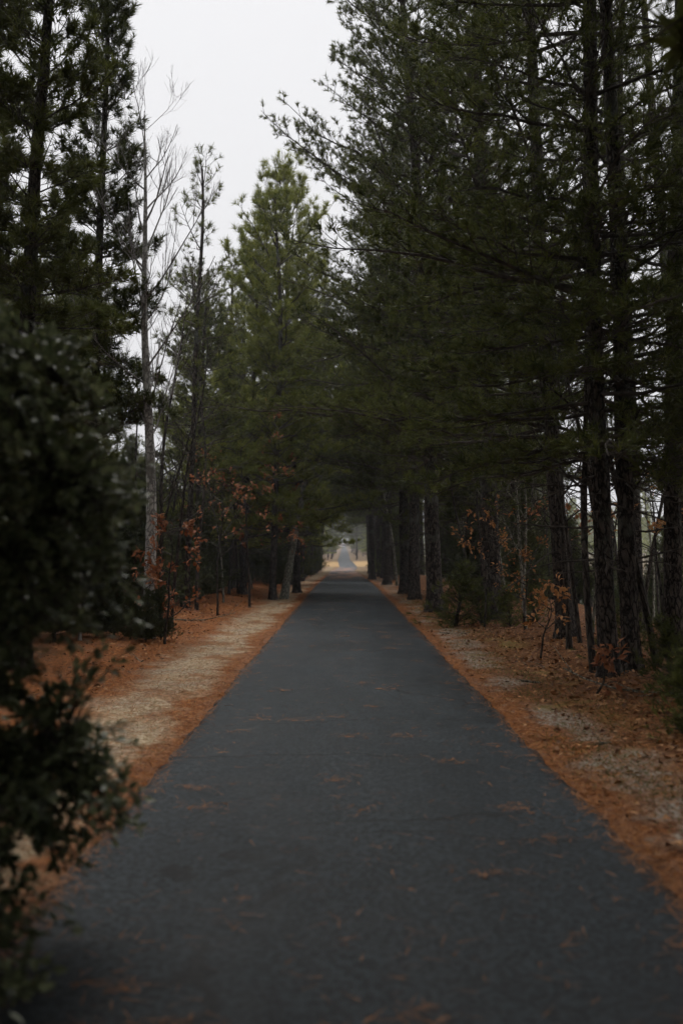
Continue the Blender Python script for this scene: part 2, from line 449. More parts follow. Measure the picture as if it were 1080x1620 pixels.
def pine(seed, H=17, base=4.0, rad=3.6, r0=0.21, whorl=0.5, per=4, sec=7.0, needles=16, nlen=0.15, nwid=0.011,
         dead=10, bend=0.25, elev=(-8, 55), mat_n='needles', upbias=0.45, gap=0.0, tuftgap=0.17, shape=0.6, low=1.0, mat_t='bark_pine', clump=0.22):
    rng = np.random.default_rng(seed)
    gt, TP, TR = trunk_geo(rng, H, r0, bend)
    gb, gn = Geo(), Geo()
    hs = TP[:, 2]
    def on_trunk(h):
        return np.array([np.interp(h, hs, TP[:, 0]), np.interp(h, hs, TP[:, 1]), h]), np.interp(h, hs, TR)
    h = base
    ends = []
    while h < H - 0.15:
        u = (h - base) / (H - base)
        k = max(2, int(rng.integers(per - 1, per + 2)))
        a0 = rng.uniform(0, 6.28)
        if rng.uniform() < gap: h += whorl; continue
        prof = rad * min(1.0, low + (1 - low) * u / 0.3 if u < 0.3 else 1.0) * (1 - u) ** shape + 0.15
        for q in range(k):
            L = prof * rng.uniform(0.5, 1.15) * (1 + clump * math.sin(2.3 * h + 2.0 * math.sin(a0) + 1.7 * q))
            az = a0 + q * 6.283 / k + rng.normal(0, .3)
            e0 = math.radians(elev[0] + (elev[1] - elev[0]) * u + rng.normal(0, 8))
            e1 = e0 + math.radians(rng.uniform(5, 30) if u > 0.25 else rng.uniform(-12, 22))
            p0, tr = on_trunk(h + rng.uniform(-.12, .12))
            n = 8; P = [p0]; azz = az
            for s in range(n - 1):
                e = e0 + (e1 - e0) * s / (n - 2); azz += rng.normal(0, .15); e += rng.normal(0, .12)
                P.append(P[-1] + L / (n - 1) * np.array([math.cos(azz) * math.cos(e), math.sin(azz) * math.cos(e), math.sin(e)]))
            P = np.array(P)
            rb = min(tr * 0.5, 0.009 + 0.008 * L)
            tubes(gb, P, np.linspace(rb, 0.005, n), 5)
            m = max(3, int(L * sec))
            t = np.sort(rng.uniform(0.22, 1.0, m)); pb = interp(P, t)
            tan = nrm(interp(np.gradient(P, axis=0), t))
            per_ = nrm(np.cross(tan, UP)); sd = np.where(np.arange(m) % 2, 1, -1)[:, None]
            ang = np.radians(rng.uniform(30, 68, m))[:, None]
            D = nrm(tan * np.cos(ang) + sd * per_ * np.sin(ang) + UP * rng.uniform(-.15, .35, (m, 1)))
            l = np.clip(0.22 + 0.34 * L * (1 - t) * rng.uniform(.6, 1.2, m), 0.2, 1.4)
            ends.append((pb, D, l))
        h += whorl * rng.uniform(.75, 1.25)
    # the leader
    ends.append((np.repeat(TP[-1:], 5, 0) - np.array([0, 0, .1]), nrm(rng.normal(0, .5, (5, 3)) + UP), np.full(5, .35)))
    pb = np.concatenate([e[0] for e in ends]); D = np.concatenate([e[1] for e in ends]); l = np.concatenate([e[2] for e in ends])
    tipdir = nrm(D + UP * 0.25)
    mid = pb + D * (l * .55)[:, None]; end = mid + tipdir * (l * .45)[:, None]
    tw = np.stack([pb, mid, end], 1)
    tubes(gb, tw, np.stack([.006 + .004 * l, .005 + .002 * l, np.full_like(l, .003)], 1), 3)
    cnt = np.maximum(1, np.round(l / tuftgap).astype(int) + 1)
    idx = np.repeat(np.arange(len(l)), cnt)
    s = rng.uniform(0.3, 1.0, len(idx)); 
    last = np.cumsum(cnt) - 1; s[last] = 1.0
    f = s[:, None]
    base_p = np.where(f < .55, pb[idx] + (mid - pb)[idx] * (f / .55), mid[idx] + (end - mid)[idx] * ((f - .55) / .45))
    td = nrm(D[idx] * 0.7 + UP * upbias + rng.normal(0, .45, (len(idx), 3)))
    off = np.where(s[:, None] >= 1.0, 0.0, rng.uniform(.04, .2, (len(idx), 1)))
    tp = base_p + td * off
    # twiglets to the tufts
    sdv = nrm(np.cross(td, rng.normal(size=td.shape))) * .003
    gb.add(np.stack([base_p - sdv, base_p + sdv, tp + td * .05], 1).reshape(-1, 3), np.arange(len(tp) * 3).reshape(-1, 3))
    hv = (tp[:, 2] - base) / (H - base)
    tint = np.clip(rng.normal(.42, .17, len(tp)), 0, 1)
    needle_tufts(gn, rng, tp, td, needles, nlen, nwid, tint)
    # dead lower limbs
    for q in range(dead):
        hh = rng.uniform(1.3, max(base, 2) + 1.0); p0, tr = on_trunk(hh)
        L = rng.uniform(.5, 2.2); az = rng.uniform(0, 6.28); e = math.radians(rng.uniform(-25, 25)); P = [p0]
        for s_ in range(6):
            az += rng.normal(0, .18); e += rng.normal(0, .1)
            P.append(P[-1] + L / 6 * np.array([math.cos(az) * math.cos(e), math.sin(az) * math.cos(e), math.sin(e)]))
        P = np.array(P); tubes(gb, P, np.linspace(.016, .004, 7), 4)
        for s_ in range(int(rng.integers(2, 6))):
            t = rng.uniform(.3, .95, 1); b0 = interp(P, t)[0]
            dd = nrm(interp(np.gradient(P, axis=0), t)[0] + rng.normal(0, .5, 3)); ll = rng.uniform(.2, .6)
            tubes(gb, np.array([b0, b0 + dd * ll * .5, b0 + dd * ll + np.array([0, 0, -.05])]), np.array([.006, .004, .002]), 3)
    return [('trunk', gt.mesh('pine trunk', M[mat_t], True), None), ('branches', gb.mesh('pine branches', M['bark_branch']), 'stuff'),
            ('crown', gn.mesh('pine crown', M[mat_n]), 'stuff')]

def grow(rng, g, p, d, L, r, depth, up=0.15, kids=(3, 6), n=6, ends=None, k=5, spread=0.6, ratio=0.55):
    """a bare branch with smaller ones; collects twig ends"""
    P = [p]; dd = d
    for s in range(n - 1):
        dd = nrm(dd + rng.normal(0, .09, 3) + UP * up * 0.25)
        P.append(P[-1] + dd * L / (n - 1))
    P = np.array(P)
    tubes(g, P, np.linspace(r, max(r * .3, .0022), n), max(3, k))
    if ends is not None and depth <= 1:
        for t in np.linspace(.25, 1, 5): ends.append((interp(P, [t])[0], dd))
    if depth > 0:
        for q in range(int(rng.integers(*kids))):
            t = rng.uniform(.25, .95); b0 = interp(P, [t])[0]
            tn = nrm(interp(np.gradient(P, axis=0), [t])[0])
            nd = nrm(tn + rng.normal(0, spread, 3) + UP * up)
            grow(rng, g, b0, nd, L * ratio * rng.uniform(.6, 1.15) * (1.15 - .5 * t), max(r * .5 * (1.1 - t * .5), .0025), depth - 1, up, kids, n, ends, k - 1, spread, ratio)
    return P

def bare_tree(seed, H, r0, mt, mtw, first=0.35, nb=14, lean=0.0, bl=0.26, up=0.5, bend=0.2, depth=2, sep=False, kids=(3, 6)):
    rng = np.random.default_rng(seed)
    gt, TP, TR = trunk_geo(rng, H, r0, bend, 10, .35, .006)
    parts = [('trunk', gt.mesh('bare trunk', M[mt], True), None)]
    gb = Geo()
    for q in range(nb):
        u = first + (0.97 - first) * (q + rng.uniform(0, .8)) / nb
        h = u * H; p = np.array([np.interp(h, TP[:, 2], TP[:, 0]), np.interp(h, TP[:, 2], TP[:, 1]), h]); tr = np.interp(h, TP[:, 2], TR)
        az = q * 2.4 + rng.normal(0, .4); el = math.radians(rng.uniform(25, 60))
        d = np.array([math.cos(az) * math.cos(el), math.sin(az) * math.cos(el), math.sin(el)])
        g = Geo() if sep else gb
        grow(rng, g, p, d, H * bl * (1.15 - .65 * u) * rng.uniform(.7, 1.2), min(tr * .5, .02), depth, up * .35, kids)
        if sep: parts.append(('branch', g.mesh('bare branch', M[mtw], True), None))
    if not sep: parts.append(('branches', gb.mesh('bare branches', M[mtw]), 'stuff'))
    return parts

def leafy_sapling(seed, H, r0, leafmat, nb=8, nleaf=160, llen=.09, lwid=.05, first=.3, el=(5, 45), bl=.45, mt='bark_thin', bend=.12):
    rng = np.random.default_rng(seed)
    gt, TP, TR = trunk_geo(rng, H, r0, bend, 7, .2, .003, 14)
    gb, gl = Geo(), Geo(); ends = []
    for q in range(nb):
        h = H * (first + (1 - first) * (q + rng.uniform(0, .9)) / nb)
        p = np.array([np.interp(h, TP[:, 2], TP[:, 0]), np.interp(h, TP[:, 2], TP[:, 1]), h])
        az = q * 2.4 + rng.normal(0, .5); e = math.radians(rng.uniform(*el))
        d = np.array([math.cos(az) * math.cos(e), math.sin(az) * math.cos(e), math.sin(e)])
        grow(rng, gb, p, d, H * bl * (1.2 - .6 * h / H) * rng.uniform(.6, 1.1), min(r0 * .5, .012), 2, .05, (2, 5), 5, ends, 4)
    E = np.array([e[0] for e in ends]); DD = np.array([e[1] for e in ends])
    i = rng.integers(0, len(E), nleaf)
    D = nrm(DD[i] + rng.normal(0, .7, (nleaf, 3)) - UP * .35)
    leaves(gl, rng, E[i] + rng.normal(0, .02, (nleaf, 3)), D, llen, lwid, np.clip(rng.normal(.5, .25, nleaf), 0, 1), .3)
    return [('trunk', gt.mesh('sapling trunk', M[mt], True), None), ('branches', gb.mesh('sapling branches', M[mt]), 'stuff'),
            ('leaves', gl.mesh('sapling leaves', M[leafmat]), 'stuff')]

def cedar(seed, H, rad, n=420, mat_n='cedar', needles=13, nlen=.15, nwid=.02, base=.25, skirt=.75):
    """a young evergreen clothed nearly to the ground"""
    rng = np.random.default_rng(seed)
    gt, TP, TR = trunk_geo(rng, H, .03 + .008 * H, .08, 8, .3, .006, 16)
    gb, gn = Geo(), Geo()
    u = rng.uniform(0, 1, n) ** 1.15; h = base + (H - base) * u
    az = rng.uniform(0, 6.283, n) + 0.0
    lump = 1 + .28 * np.sin(3 * az + 5 * u + seed) + .2 * np.sin(7 * az - 9 * u)
    L = (rad * (1 - u) ** skirt * lump * rng.uniform(.5, 1.1, n) + .08)
    el = np.radians(rng.uniform(5, 45, n))
    P0 = np.stack([np.interp(h, TP[:, 2], TP[:, 0]), np.interp(h, TP[:, 2], TP[:, 1]), h], 1)
    D = np.stack([np.cos(az) * np.cos(el), np.sin(az) * np.cos(el), np.sin(el)], 1)
    P1 = P0 + D * L[:, None]
    tubes(gb, np.stack([P0, (P0 + P1) / 2 + UP * .03, P1], 1), np.stack([.004 + .006 * L, .004 + .002 * L, np.full(n, .002)], 1), 3)
    k = np.maximum(2, (L / .13).astype(int)); idx = np.repeat(np.arange(n), k)
    s = rng.uniform(.3, 1.02, len(idx))[:, None]
    p = P0[idx] * (1 - s) + P1[idx] * s + rng.normal(0, .07, (len(idx), 3))
    td = nrm(D[idx] + UP * .3 + rng.normal(0, .5, (len(idx), 3)))
    needle_tufts(gn, rng, p, td, needles, nlen, nwid, np.clip(rng.normal(.4, .2, len(idx)), 0, 1), (8, 60), .1)
    return [('trunk', gt.mesh('cedar trunk', M['bark_thin'], True), None), ('branches', gb.mesh('cedar branches', M['bark_branch']), 'stuff'),
            ('crown', gn.mesh('cedar crown', M[mat_n]), 'stuff')]

def broad_shrub(seed, lobes, stems, nspray, llen, lwid, base=(0, 0, 0), mat_l='glossleaf', mt='bark_thin', per=(8, 14), clip=None):
    """stems from the base, leafy sprays through the lobes (centre, radii)"""
    rng = np.random.default_rng(seed)
    gs = Geo(); nodes = []
    lob = [(np.array(c, float), np.array(r, float)) for c, r in lobes]
    for q in range(stems):
        c, r = lob[q % len(lob)]
        tgt = c + r * rng.uniform(-.5, .5, 3); b0 = np.array(base) + np.array([rng.normal(0, .12), rng.normal(0, .12), -.05])
        mid = b0 * .5 + tgt * .5 + np.array([b0[0] - tgt[0], b0[1] - tgt[1], 0]) * .15 + rng.normal(0, .08, 3)
        t = np.linspace(0, 1, 9)[:, None]
        P = (1 - t) ** 2 * b0 + 2 * t * (1 - t) * mid + t * t * tgt + rng.normal(0, .012, (9, 3))
        tubes(gs, P, np.linspace(.022, .007, 9), 6)
        nodes.append(interp(P, np.linspace(.3, 1, 16)))
    nodes = np.concatenate(nodes)
    w = np.array([np.prod(r) for c, r in lob]); w = w / w.sum()
    pk = rng.choice(len(lob), nspray, p=w)
    dirs = nrm(rng.normal(size=(nspray, 3))); rr = rng.uniform(.15, 1, nspray)[:, None] ** .45
    C = np.array([lob[i][0] for i in pk]); RR = np.array([lob[i][1] for i in pk])
    E = C + dirs * RR * rr * (1 + .15 * rng.normal(size=(nspray, 1)) + .22 * np.sin(5 * C[:, :1] + 6 * dirs[:, :1] + 7 * dirs[:, 2:3]))
    E[:, 2] = np.maximum(E[:, 2], .05)
    if clip: E[:, 0] = np.where(E[:, 0] > clip(E[:, 1]), clip(E[:, 1]) - np.abs(rng.normal(0, .15, nspray)), E[:, 0])      # it stops short of the walkers
    near = np.argmin(((E[:, None, :] - nodes[None]) ** 2).sum(-1), 1); B0 = nodes[near]
    out = nrm(E - B0 + dirs * .3 + UP * .1)
    mid = B0 * .45 + E * .55 + np.array([0, 0, .04])
    tubes(gs, np.stack([B0, mid, E], 1), np.stack([np.full(nspray, .006), np.full(nspray, .004), np.full(nspray, .002)], 1), 3)
    k = rng.integers(*per, nspray); idx = np.repeat(np.arange(nspray), k)
    s = rng.uniform(.35, 1, len(idx))[:, None]
    p = np.where(s < .55, B0[idx] + (mid - B0)[idx] * (s / .55), mid[idx] + (E - mid)[idx] * ((s - .55) / .45))
    far = np.linalg.norm(E[idx] - p, axis=1) > .38
    p[far] = E[idx][far] - out[idx][far] * rng.uniform(0, .3, (far.sum(), 1))
    D = nrm(out[idx] * .6 + rng.normal(0, .55, (len(idx), 3)) + UP * .1)
    tint = np.clip(rng.normal(.4, .22, len(idx)), 0, 1)
    return gs, p, D, tint, rng

# ------------------------------------------------------------------ the setting: ground, path, pond
def grid_mesh(name, xs, ys, zf, m):
    Xg, Yg = np.meshgrid(xs, ys); Z = zf(Xg, Yg)
    g = Geo(); nx, ny = len(xs), len(ys)
    i = np.arange(ny - 1)[:, None] * nx; j = np.arange(nx - 1)[None]
    q = np.stack([i + j, i + j + 1, i + nx + j + 1, i + nx + j], -1).reshape(-1, 4)
    g.add(np.stack([Xg, Yg, Z], -1).reshape(-1, 3), None, q)
    return g.mesh(name, m, True)
xs = np.unique(np.round(np.concatenate([-np.geomspace(9, 2500, 34), np.arange(-9, 9.01, .14), np.geomspace(9, 2500, 34)]), 3))
ys = np.unique(np.round(np.concatenate([np.arange(-60, 0, 2.5), np.arange(0, 36, .16), np.geomspace(36, 4000, 120)]), 3))
def zg2(x, y):
    z = zground(x, y)
    inside = (x > PL + .02 + bendx(y)) & (x < PR - .02 + bendx(y))
    return np.where(inside, z - .07, z)
tag(link('ground', grid_mesh('ground', xs, ys, zg2, M['ground'])), 'forest floor of orange pine straw, pale worn verge and leaf litter', 'ground', kind='structure')

ysp = np.unique(np.round(np.concatenate([np.arange(-30, 40, .12), np.geomspace(40, 1000, 110)]), 3))
def path_mesh():
    cols = np.array([0, 0, .02, .06, .15, .3, .5, .7, .85, .94, .98, 1, 1.])
    g = Geo(); n = len(ysp)
    eL = PL + (.03 * wob(ysp * 0 + 1, ysp, .35, 2) + .02 * wob(ysp * 0 + 5, ysp, .13, 4)) + .04 * wob(ysp * 0, ysp, 2.5, 5)
    eR = PR + (.03 * wob(ysp * 0 + 3, ysp, .35, 8) + .02 * wob(ysp * 0 + 7, ysp, .13, 6)) + .04 * wob(ysp * 0, ysp, 2.5, 9)
    X = (eL + bendx(ysp))[:, None] + (eR - eL)[:, None] * cols[None]
    cam_ = .035 * (1 - (2 * cols - 1) ** 2)
    Z = zbase(ysp)[:, None] + cam_[None] + .004 * wob(X, ysp[:, None] + 0 * X, 1.2, 3)
    Z[:, 2] -= .0; Z[:, 1] -= .012; Z[:, -2] -= .012
    Z[:, 0] = Z[:, 1] - .09; Z[:, -1] = Z[:, -2] - .09
    Y = np.repeat(ysp[:, None], len(cols), 1)
    nx = len(cols)
    i = np.arange(n - 1)[:, None] * nx; j = np.arange(nx - 1)[None]
    q = np.stack([i + j, i + j + 1, i + nx + j + 1, i + nx + j], -1).reshape(-1, 4)
    g.add(np.stack([X, Y, Z], -1).reshape(-1, 3), None, q)
    return g.mesh('path', M['asphalt'], True)
tag(link('path', path_mesh()), 'straight dark grey asphalt path running into the trees', 'path', kind='structure')

def pond_mesh():
    g = Geo(); a = np.linspace(0, 2 * math.pi, 40, endpoint=False)
    r = 1 + .12 * np.sin(3 * a) + .07 * np.sin(5 * a + 1)
    V = np.stack([48 + 36 * r * np.cos(a), 78 + 62 * r * np.sin(a), np.full(40, -2.55)], 1)
    V = np.vstack([V, [[48, 78, -2.55]]])
    g.add(V, [[i, (i + 1) % 40, 40] for i in range(40)])
    return g.mesh('pond', M['water'], True)
tag(link('pond', pond_mesh()), 'still pale pond glimpsed below the bank behind the trees', 'water', kind='structure')

# ------------------------------------------------------------------ plant kinds, each built once
big_a = pine(11, H=21, base=4.4, rad=5.2, r0=.22, per=5, sec=8, needles=12, nlen=.14, nwid=.018, mat_n='needles_dense', dead=16, shape=.45, elev=(0, 52), gap=.03)
big_b = pine(12, H=19.5, base=3.8, rad=4.8, r0=.22, per=5, sec=8, needles=12, nlen=.14, nwid=.018, mat_n='needles_dense', dead=16, shape=.45, elev=(0, 52), gap=.03)
big_d = pine(14, H=18, base=3.2, rad=3.4, r0=.125, per=4, sec=8, needles=13, nlen=.16, nwid=.016, mat_n='needles', dead=22, shape=.5, tuftgap=.22, gap=.08, elev=(-5, 50))
big_c = pine(13, H=18, base=3.7, rad=3.9, r0=.165, per=4, sec=7, needles=14, nlen=.14, nwid=.015, mat_n='needles', dead=18, shape=.5)
left_a = pine(21, H=15.5, base=4.6, rad=1.45, r0=.13, per=6, sec=13, needles=14, nlen=.19, nwid=.020, mat_n='needles', dead=10, shape=.38, elev=(-5, 50))
left_b = pine(22, H=15, base=3.6, rad=1.5, r0=.17, per=6, sec=13, needles=14, nlen=.19, nwid=.020, mat_n='needles', dead=10, shape=.38, elev=(-5, 50))
slim = pine(31, H=12.6, base=3.8, rad=1.8, r0=.085, per=3, sec=5, needles=20, nlen=.2, nwid=.013, mat_n='needles', dead=10, gap=.12, elev=(5, 50), whorl=.55, tuftgap=.25, shape=.4)
olive_a = pine(41, H=14.6, base=2.6, rad=2.7, r0=.13, per=4, sec=6, needles=18, nlen=.25, nwid=.020, mat_n='needles_olive_lit', shape=.30, elev=(5, 55), upbias=.8, clump=.4, gap=.12, tuftgap=.2, whorl=.6)
olive_b = pine(42, H=12, base=2.0, rad=2.8, r0=.12, per=5, sec=7, needles=12, nlen=.24, nwid=.022, mat_n='needles_olive_lit', shape=.34, elev=(5, 55), upbias=.7, clump=.35, gap=.1)
open_a = pine(51, H=18, base=3.6, rad=2.9, r0=.14, per=3, sec=4, needles=16, nlen=.17, nwid=.010, mat_n='needles', gap=.1, tuftgap=.28, dead=10, shape=.5, whorl=.6)
fill_a = pine(61, H=16, base=4.2, rad=3.2, r0=.17, per=4, sec=5, needles=8, nlen=.20, nwid=.03, mat_n='needles', dead=10, shape=.5)
fill_b = pine(62, H=15, base=3.4, rad=3.0, r0=.16, per=4, sec=5, needles=8, nlen=.20, nwid=.03, mat_n='needles_dense', dead=10, shape=.5)
row_b = pine(65, H=17, base=6.4, rad=4.8, r0=.19, per=5, sec=5, needles=8, nlen=.20, nwid=.03, mat_n='needles_dense', dead=14, shape=.5, elev=(-4, 45))
roof_high = pine(66, H=19, base=8.8, rad=5.2, r0=.2, per=5, sec=7, needles=6, nlen=.28, nwid=.07, mat_n='needles_dense', dead=4, shape=.4, elev=(0, 40))  # this and the next two: unseen crowns with broad needles, shaped to block light
roof_top = pine(67, H=20, base=10.2, rad=5.2, r0=.2, per=5, sec=7, needles=6, nlen=.28, nwid=.07, mat_n='needles_dense', dead=4, shape=.4, elev=(2, 40))
roof = pine(64, H=14, base=4.8, rad=4.9, r0=.2, per=5, sec=7, needles=6, nlen=.28, nwid=.07, mat_n='needles_dense', dead=4, shape=.4, elev=(-2, 40))
ced_a = cedar(71, 4.6, 1.3, 460)
ced_b = cedar(72, 3.2, 1.0, 360)
ced_c = cedar(73, 6.5, 1.6, 560, 'needles', 12, .18, .022)
ced_s = cedar(74, 1.1, .55, 110, 'needles', 18, .12, .009, .05)
thin_a = bare_tree(81, 7.5, .055, 'bark_thin', 'bark_thin', .3, 12, bl=.22, bend=.35)
thin_b = bare_tree(82, 6.0, .04, 'bark_thin', 'bark_thin', .25, 10, bl=.25, bend=.3)
thin_c = bare_tree(83, 5.0, .035, 'bark_grey', 'bark_grey', .3, 9, bl=.3, bend=.3)

# ------------------------------------------------------------------ pines that line the path on the right
G_R = 'large pines along the path'
def key(parts, px, py, label, cat='pine tree', name='pine_tree', **kw):
    x, y = at(px, py); return place(name, parts, x, y, label, cat, **kw)
key(big_a, 688, 966, 'straight dark pine nearest the path on its right edge, flared at the foot', group=G_R, rot=.4, lean=(-2.5, 0))
key(big_b, 778, 981, 'thick dark pine trunk with tan oak leaves hanging in front of it', group=G_R, rot=2.1, lean=(-1, 0), scale=1.04)
key(big_c, 893, 1013, 'leaning pine with widely flared foot between the oak leaves and the twin trunks', group=G_R, rot=4.0, lean=(-3.5, 0))
key(big_d, 962, 1074, 'front one of the twin pine trunks standing close together by the path', group=G_R, rot=.9, lean=(-3.0, 0), scale=1.0)
key(big_d, 996, 1064, 'rear one of the twin pine trunks standing close together by the path', group=G_R, rot=5.2, lean=(-1.5, 0), scale=.98)
key(open_a, 1062, 1046, 'slender open-crowned pine at the very edge of the picture against the sky', group=G_R, rot=1.2)
key(row_b, 612, 923, 'dark pine where the path narrows, front one of a close pair', group=G_R, rot=.3)
key(row_b, 588, 911, 'dark pine where the path narrows, rear one of a close pair', group=G_R, rot=3.3, scale=1.05)
key(big_b, 640, 938, 'dark pine set back between the path-edge pine and the far pair', group=G_R, rot=1.0, scale=.95)
x, y = atd(655, 35)
place('pine_tree', big_a, x, y, 'dark pine half hidden behind the path-edge pine, boughs arching over the path', 'pine tree', G_R, rot=2.9, scale=.9)

# ------------------------------------------------------------------ trees on the left
key(left_a, 138, 1008, 'tall pine with a straight dark trunk behind the pale thin sapling', rot=.8, scale=.87, group='tall pines left of the path')
x, y = atd(36, 14.0)
place('pine_tree', left_b, x, y, 'thick-trunked tall pine rising behind the leafy bush at the picture edge', 'pine tree', 'tall pines left of the path', rot=2.0, scale=.82)
x, y = atd(-45, 17.0)
place('pine_tree', left_a, x, y, 'tall pine at the outermost left edge, mostly crown', 'pine tree', 'tall pines left of the path', rot=3.7, scale=1.06)
x, y = atd(297, 28.0)
place('pine_tree', slim, x, y, 'slim sparse pine just behind the pale bare tree', 'pine tree', 'slender pines left of the path', rot=.5)
x, y = atd(432, 35.5)
place('pine_tree', olive_a, x, y, 'bright olive pine with pointed top standing against the sky', 'pine tree', 'olive green pines', rot=.2)
x, y = atd(470, 41)
place('pine_tree', olive_a, x, y, 'second olive pine, just behind the bright pointed one', 'pine tree', 'olive green pines', rot=2.6, scale=1.16)
x, y = atd(385, 38)
place('pine_tree', olive_b, x, y, 'shorter olive pine between the slim sparse pine and the pointed one', 'pine tree', 'olive green pines', rot=1.4, scale=1.12)
x, y = atd(330, 44)
place('pine_tree', olive_b, x, y, 'low olive pine behind the slim sparse pine', 'pine tree', 'olive green pines', rot=4.4)
x, y = atd(430, 52)
place('pine_tree', olive_b, x, y, 'low olive pine leaning over the path behind the dead oak leaves', 'pine tree', 'olive green pines', rot=5.4, scale=1.1)

pale = bare_tree(91, 10.0, .12, 'bark_pale', 'twig_pale', .36, 22, bl=.27, up=1.3, bend=.18, depth=2, sep=True, kids=(5, 9))
x, y = atd(236, 18.6)
place('bare_tree', pale, x, y, 'pale grey bare tree with fine upswept twigs against the sky', 'tree', rot=.6, lean=(1.6, 0))
for px, d, sc_, r, lab in [(232, 17.6, .30, .4, 'low dark evergreen hiding the foot of the pale bare tree'), (256, 18.4, .34, 2.2, 'low dark evergreen beside the russet oak below the pale tree'),
        (208, 18.0, .30, 4.0, 'low dark evergreen just left of the pale bare tree'), (182, 18.6, .36, 5.0, 'low dark evergreen midway between thin pale sapling and pale bare tree'),
        (155, 18.2, .40, 1.0, 'low dark evergreen just right of the thin pale sapling')]:
    x, y = atd(px, d)
    place('young_evergreen', ced_b, x, y, lab, 'evergreen', 'low evergreens by the pale tree', rot=r, scale=sc_)
x, y = at(128, 1021)
place('sapling', bare_tree(92, 2.9, .035, 'bark_pale', 'twig_pale', .5, 5, bl=.3, bend=.08), x, y, 'thin pale straight sapling beside the dark pine trunk', 'sapling', lean=(1.5, 0))
x, y = atd(449, 36)
place('bare_tree', bare_tree(93, 8.2, .15, 'bark_grey', 'bark_grey', .45, 9, bl=.35, bend=.3), x, y, 'leaning grey-green forked tree with bare limbs reaching over the path', 'tree', lean=(6.5, 0), rot=1.0)
x, y = at(628, 925)
place('sapling', bare_tree(94, 7, .075, 'bark_grey', 'bark_grey', .4, 8, bl=.3, bend=.2), x, y, 'pale slender leaning trunk among the dark pines by the path', 'sapling', lean=(-5, 0))
key(thin_a, 936, 1060, 'thin dark sapling curving left in front of the twin pine trunks', 'sapling', 'sapling', lean=(-6, 0), rot=2.2)
key(thin_a, 1036, 1064, 'thin dark sapling leaning left, at the foot of the twin pine trunks', 'sapling', 'sapling', lean=(-8, 0), rot=.2, scale=.9)
key(thin_b, 915, 1020, 'thin bare sapling behind the flared leaning pine', 'sapling', 'sapling', lean=(-3, 0), rot=3)

# ------------------------------------------------------------------ saplings that keep their dead leaves
def oak(seed, px, d, H, label, lm='oakleaf', **kw):
    x, y = atd(px, d)
    args = dict(nb=9, nleaf=190, llen=.12, lwid=.065); args.update(kw); args['nleaf'] = int(args['nleaf'] * 1.5)
    place('oak_sapling', leafy_sapling(seed, H, .012 + .006 * H, lm, **args), x, y, label, 'sapling', 'saplings with dead leaves')
oak(101, 262, 17.5, 2.1, 'russet-leaved oak sapling below the pale bare tree', 'redleaf', nleaf=230, first=.2)
oak(102, 232, 18.5, 1.3, 'low russet oak sprig at the edge of the orange straw', 'redleaf', nleaf=110)
oak(103, 395, 30, 5.0, 'tall russet-leaved oak sapling left of the leaning grey-green tree', 'redleaf', nleaf=300, first=.3)
oak(104, 428, 36, 4.6, 'brown-leaved oak sapling close behind the leaning grey-green tree', 'redleaf', nleaf=240, first=.35)
oak(105, 345, 25, 3.4, 'sparse brown-leaved oak sapling in the dark thicket', 'redleaf', nleaf=120, first=.4)
oak(106, 765, 21.5, 2.6, 'tan-leaved oak sapling in front of the thick pine trunk', nleaf=150, first=.45, llen=.11, lwid=.06)
oak(107, 828, 20, 1.7, 'yellow-tan beech sprig between two dark pine trunks', nleaf=190, llen=.07, lwid=.04, first=.15)
oak(108, 852, 15.5, 1.15, 'small brown-leaved seedling on the leaf litter', nleaf=70, first=.4)
oak(109, 1048, 15.5, 3.0, 'orange-leaved sapling at the picture edge beside the slender pine', nleaf=170, first=.5, llen=.11, lwid=.06)
oak(110, 938, 11.4, .62, 'knee-high reddish seedling in front of the twin pine trunks', 'redleaf', nleaf=42, first=.3, nb=5, llen=.12, lwid=.07)
oak(111, 905, 19.5, 2.8, 'red-brown oak sapling in the shade behind the thin bare saplings', 'redleaf', nleaf=110, first=.45)

# ------------------------------------------------------------------ the woods behind: random but repeatable
R = random.Random(7)
placed = []
def free(x, y, r):
    return all((x - a) ** 2 + (y - b) ** 2 > r * r for a, b in placed)
ONES = ['', 'first', 'second', 'third', 'fourth', 'fifth', 'sixth', 'seventh', 'eighth', 'ninth', 'tenth', 'eleventh', 'twelfth', 'thirteenth', 'fourteenth', 'fifteenth',
        'sixteenth', 'seventeenth', 'eighteenth', 'nineteenth']
def ordinal(i):
    if i < 20: return ONES[i]
    t = {2: 'twent', 3: 'thirt', 4: 'fort'}[i // 10]
    return t + 'ieth' if i % 10 == 0 else t + 'y-' + ONES[i % 10]
def wood(n, kinds, xr, yr, label, group, r=2.2, test=None, name='pine_tree', cat='pine tree', hmax=None, sc=(.85, 1.1), H=16, lean=2.0):
    k = tries = 0; made = []
    while k < n and tries < n * 60:
        tries += 1
        y = yr[0] + (yr[1] - yr[0]) * R.random() ** 1.2; x = R.uniform(*xr) if not callable(xr) else xr(y)
        px = VPX + x / max(y, 1) * F_PX
        if test and not test(x, y, px): continue
        if not free(x, y, r): continue
        s = R.uniform(*sc)
        if hmax: s = min(s, hmax(y) / H)
        placed.append((x, y))
        made.append((y, place(name, R.choice(kinds), x, y, label, cat, group, rot=R.uniform(0, 6.28), lean=(R.gauss(0, lean), R.gauss(0, lean)), scale=s)))
        k += 1
    for i, (_, e) in enumerate(sorted(made, key=lambda q: q[0])):      # told apart by their order along the path
        e['label'] = label + ', ' + ('nearest' if i == 0 else ordinal(i + 1) + ' nearest') + ' of them'
LW = 'tall dark pine in the wood left of the path'
def gapl(x, y, px): return not (150 < px < 262) and px > -160
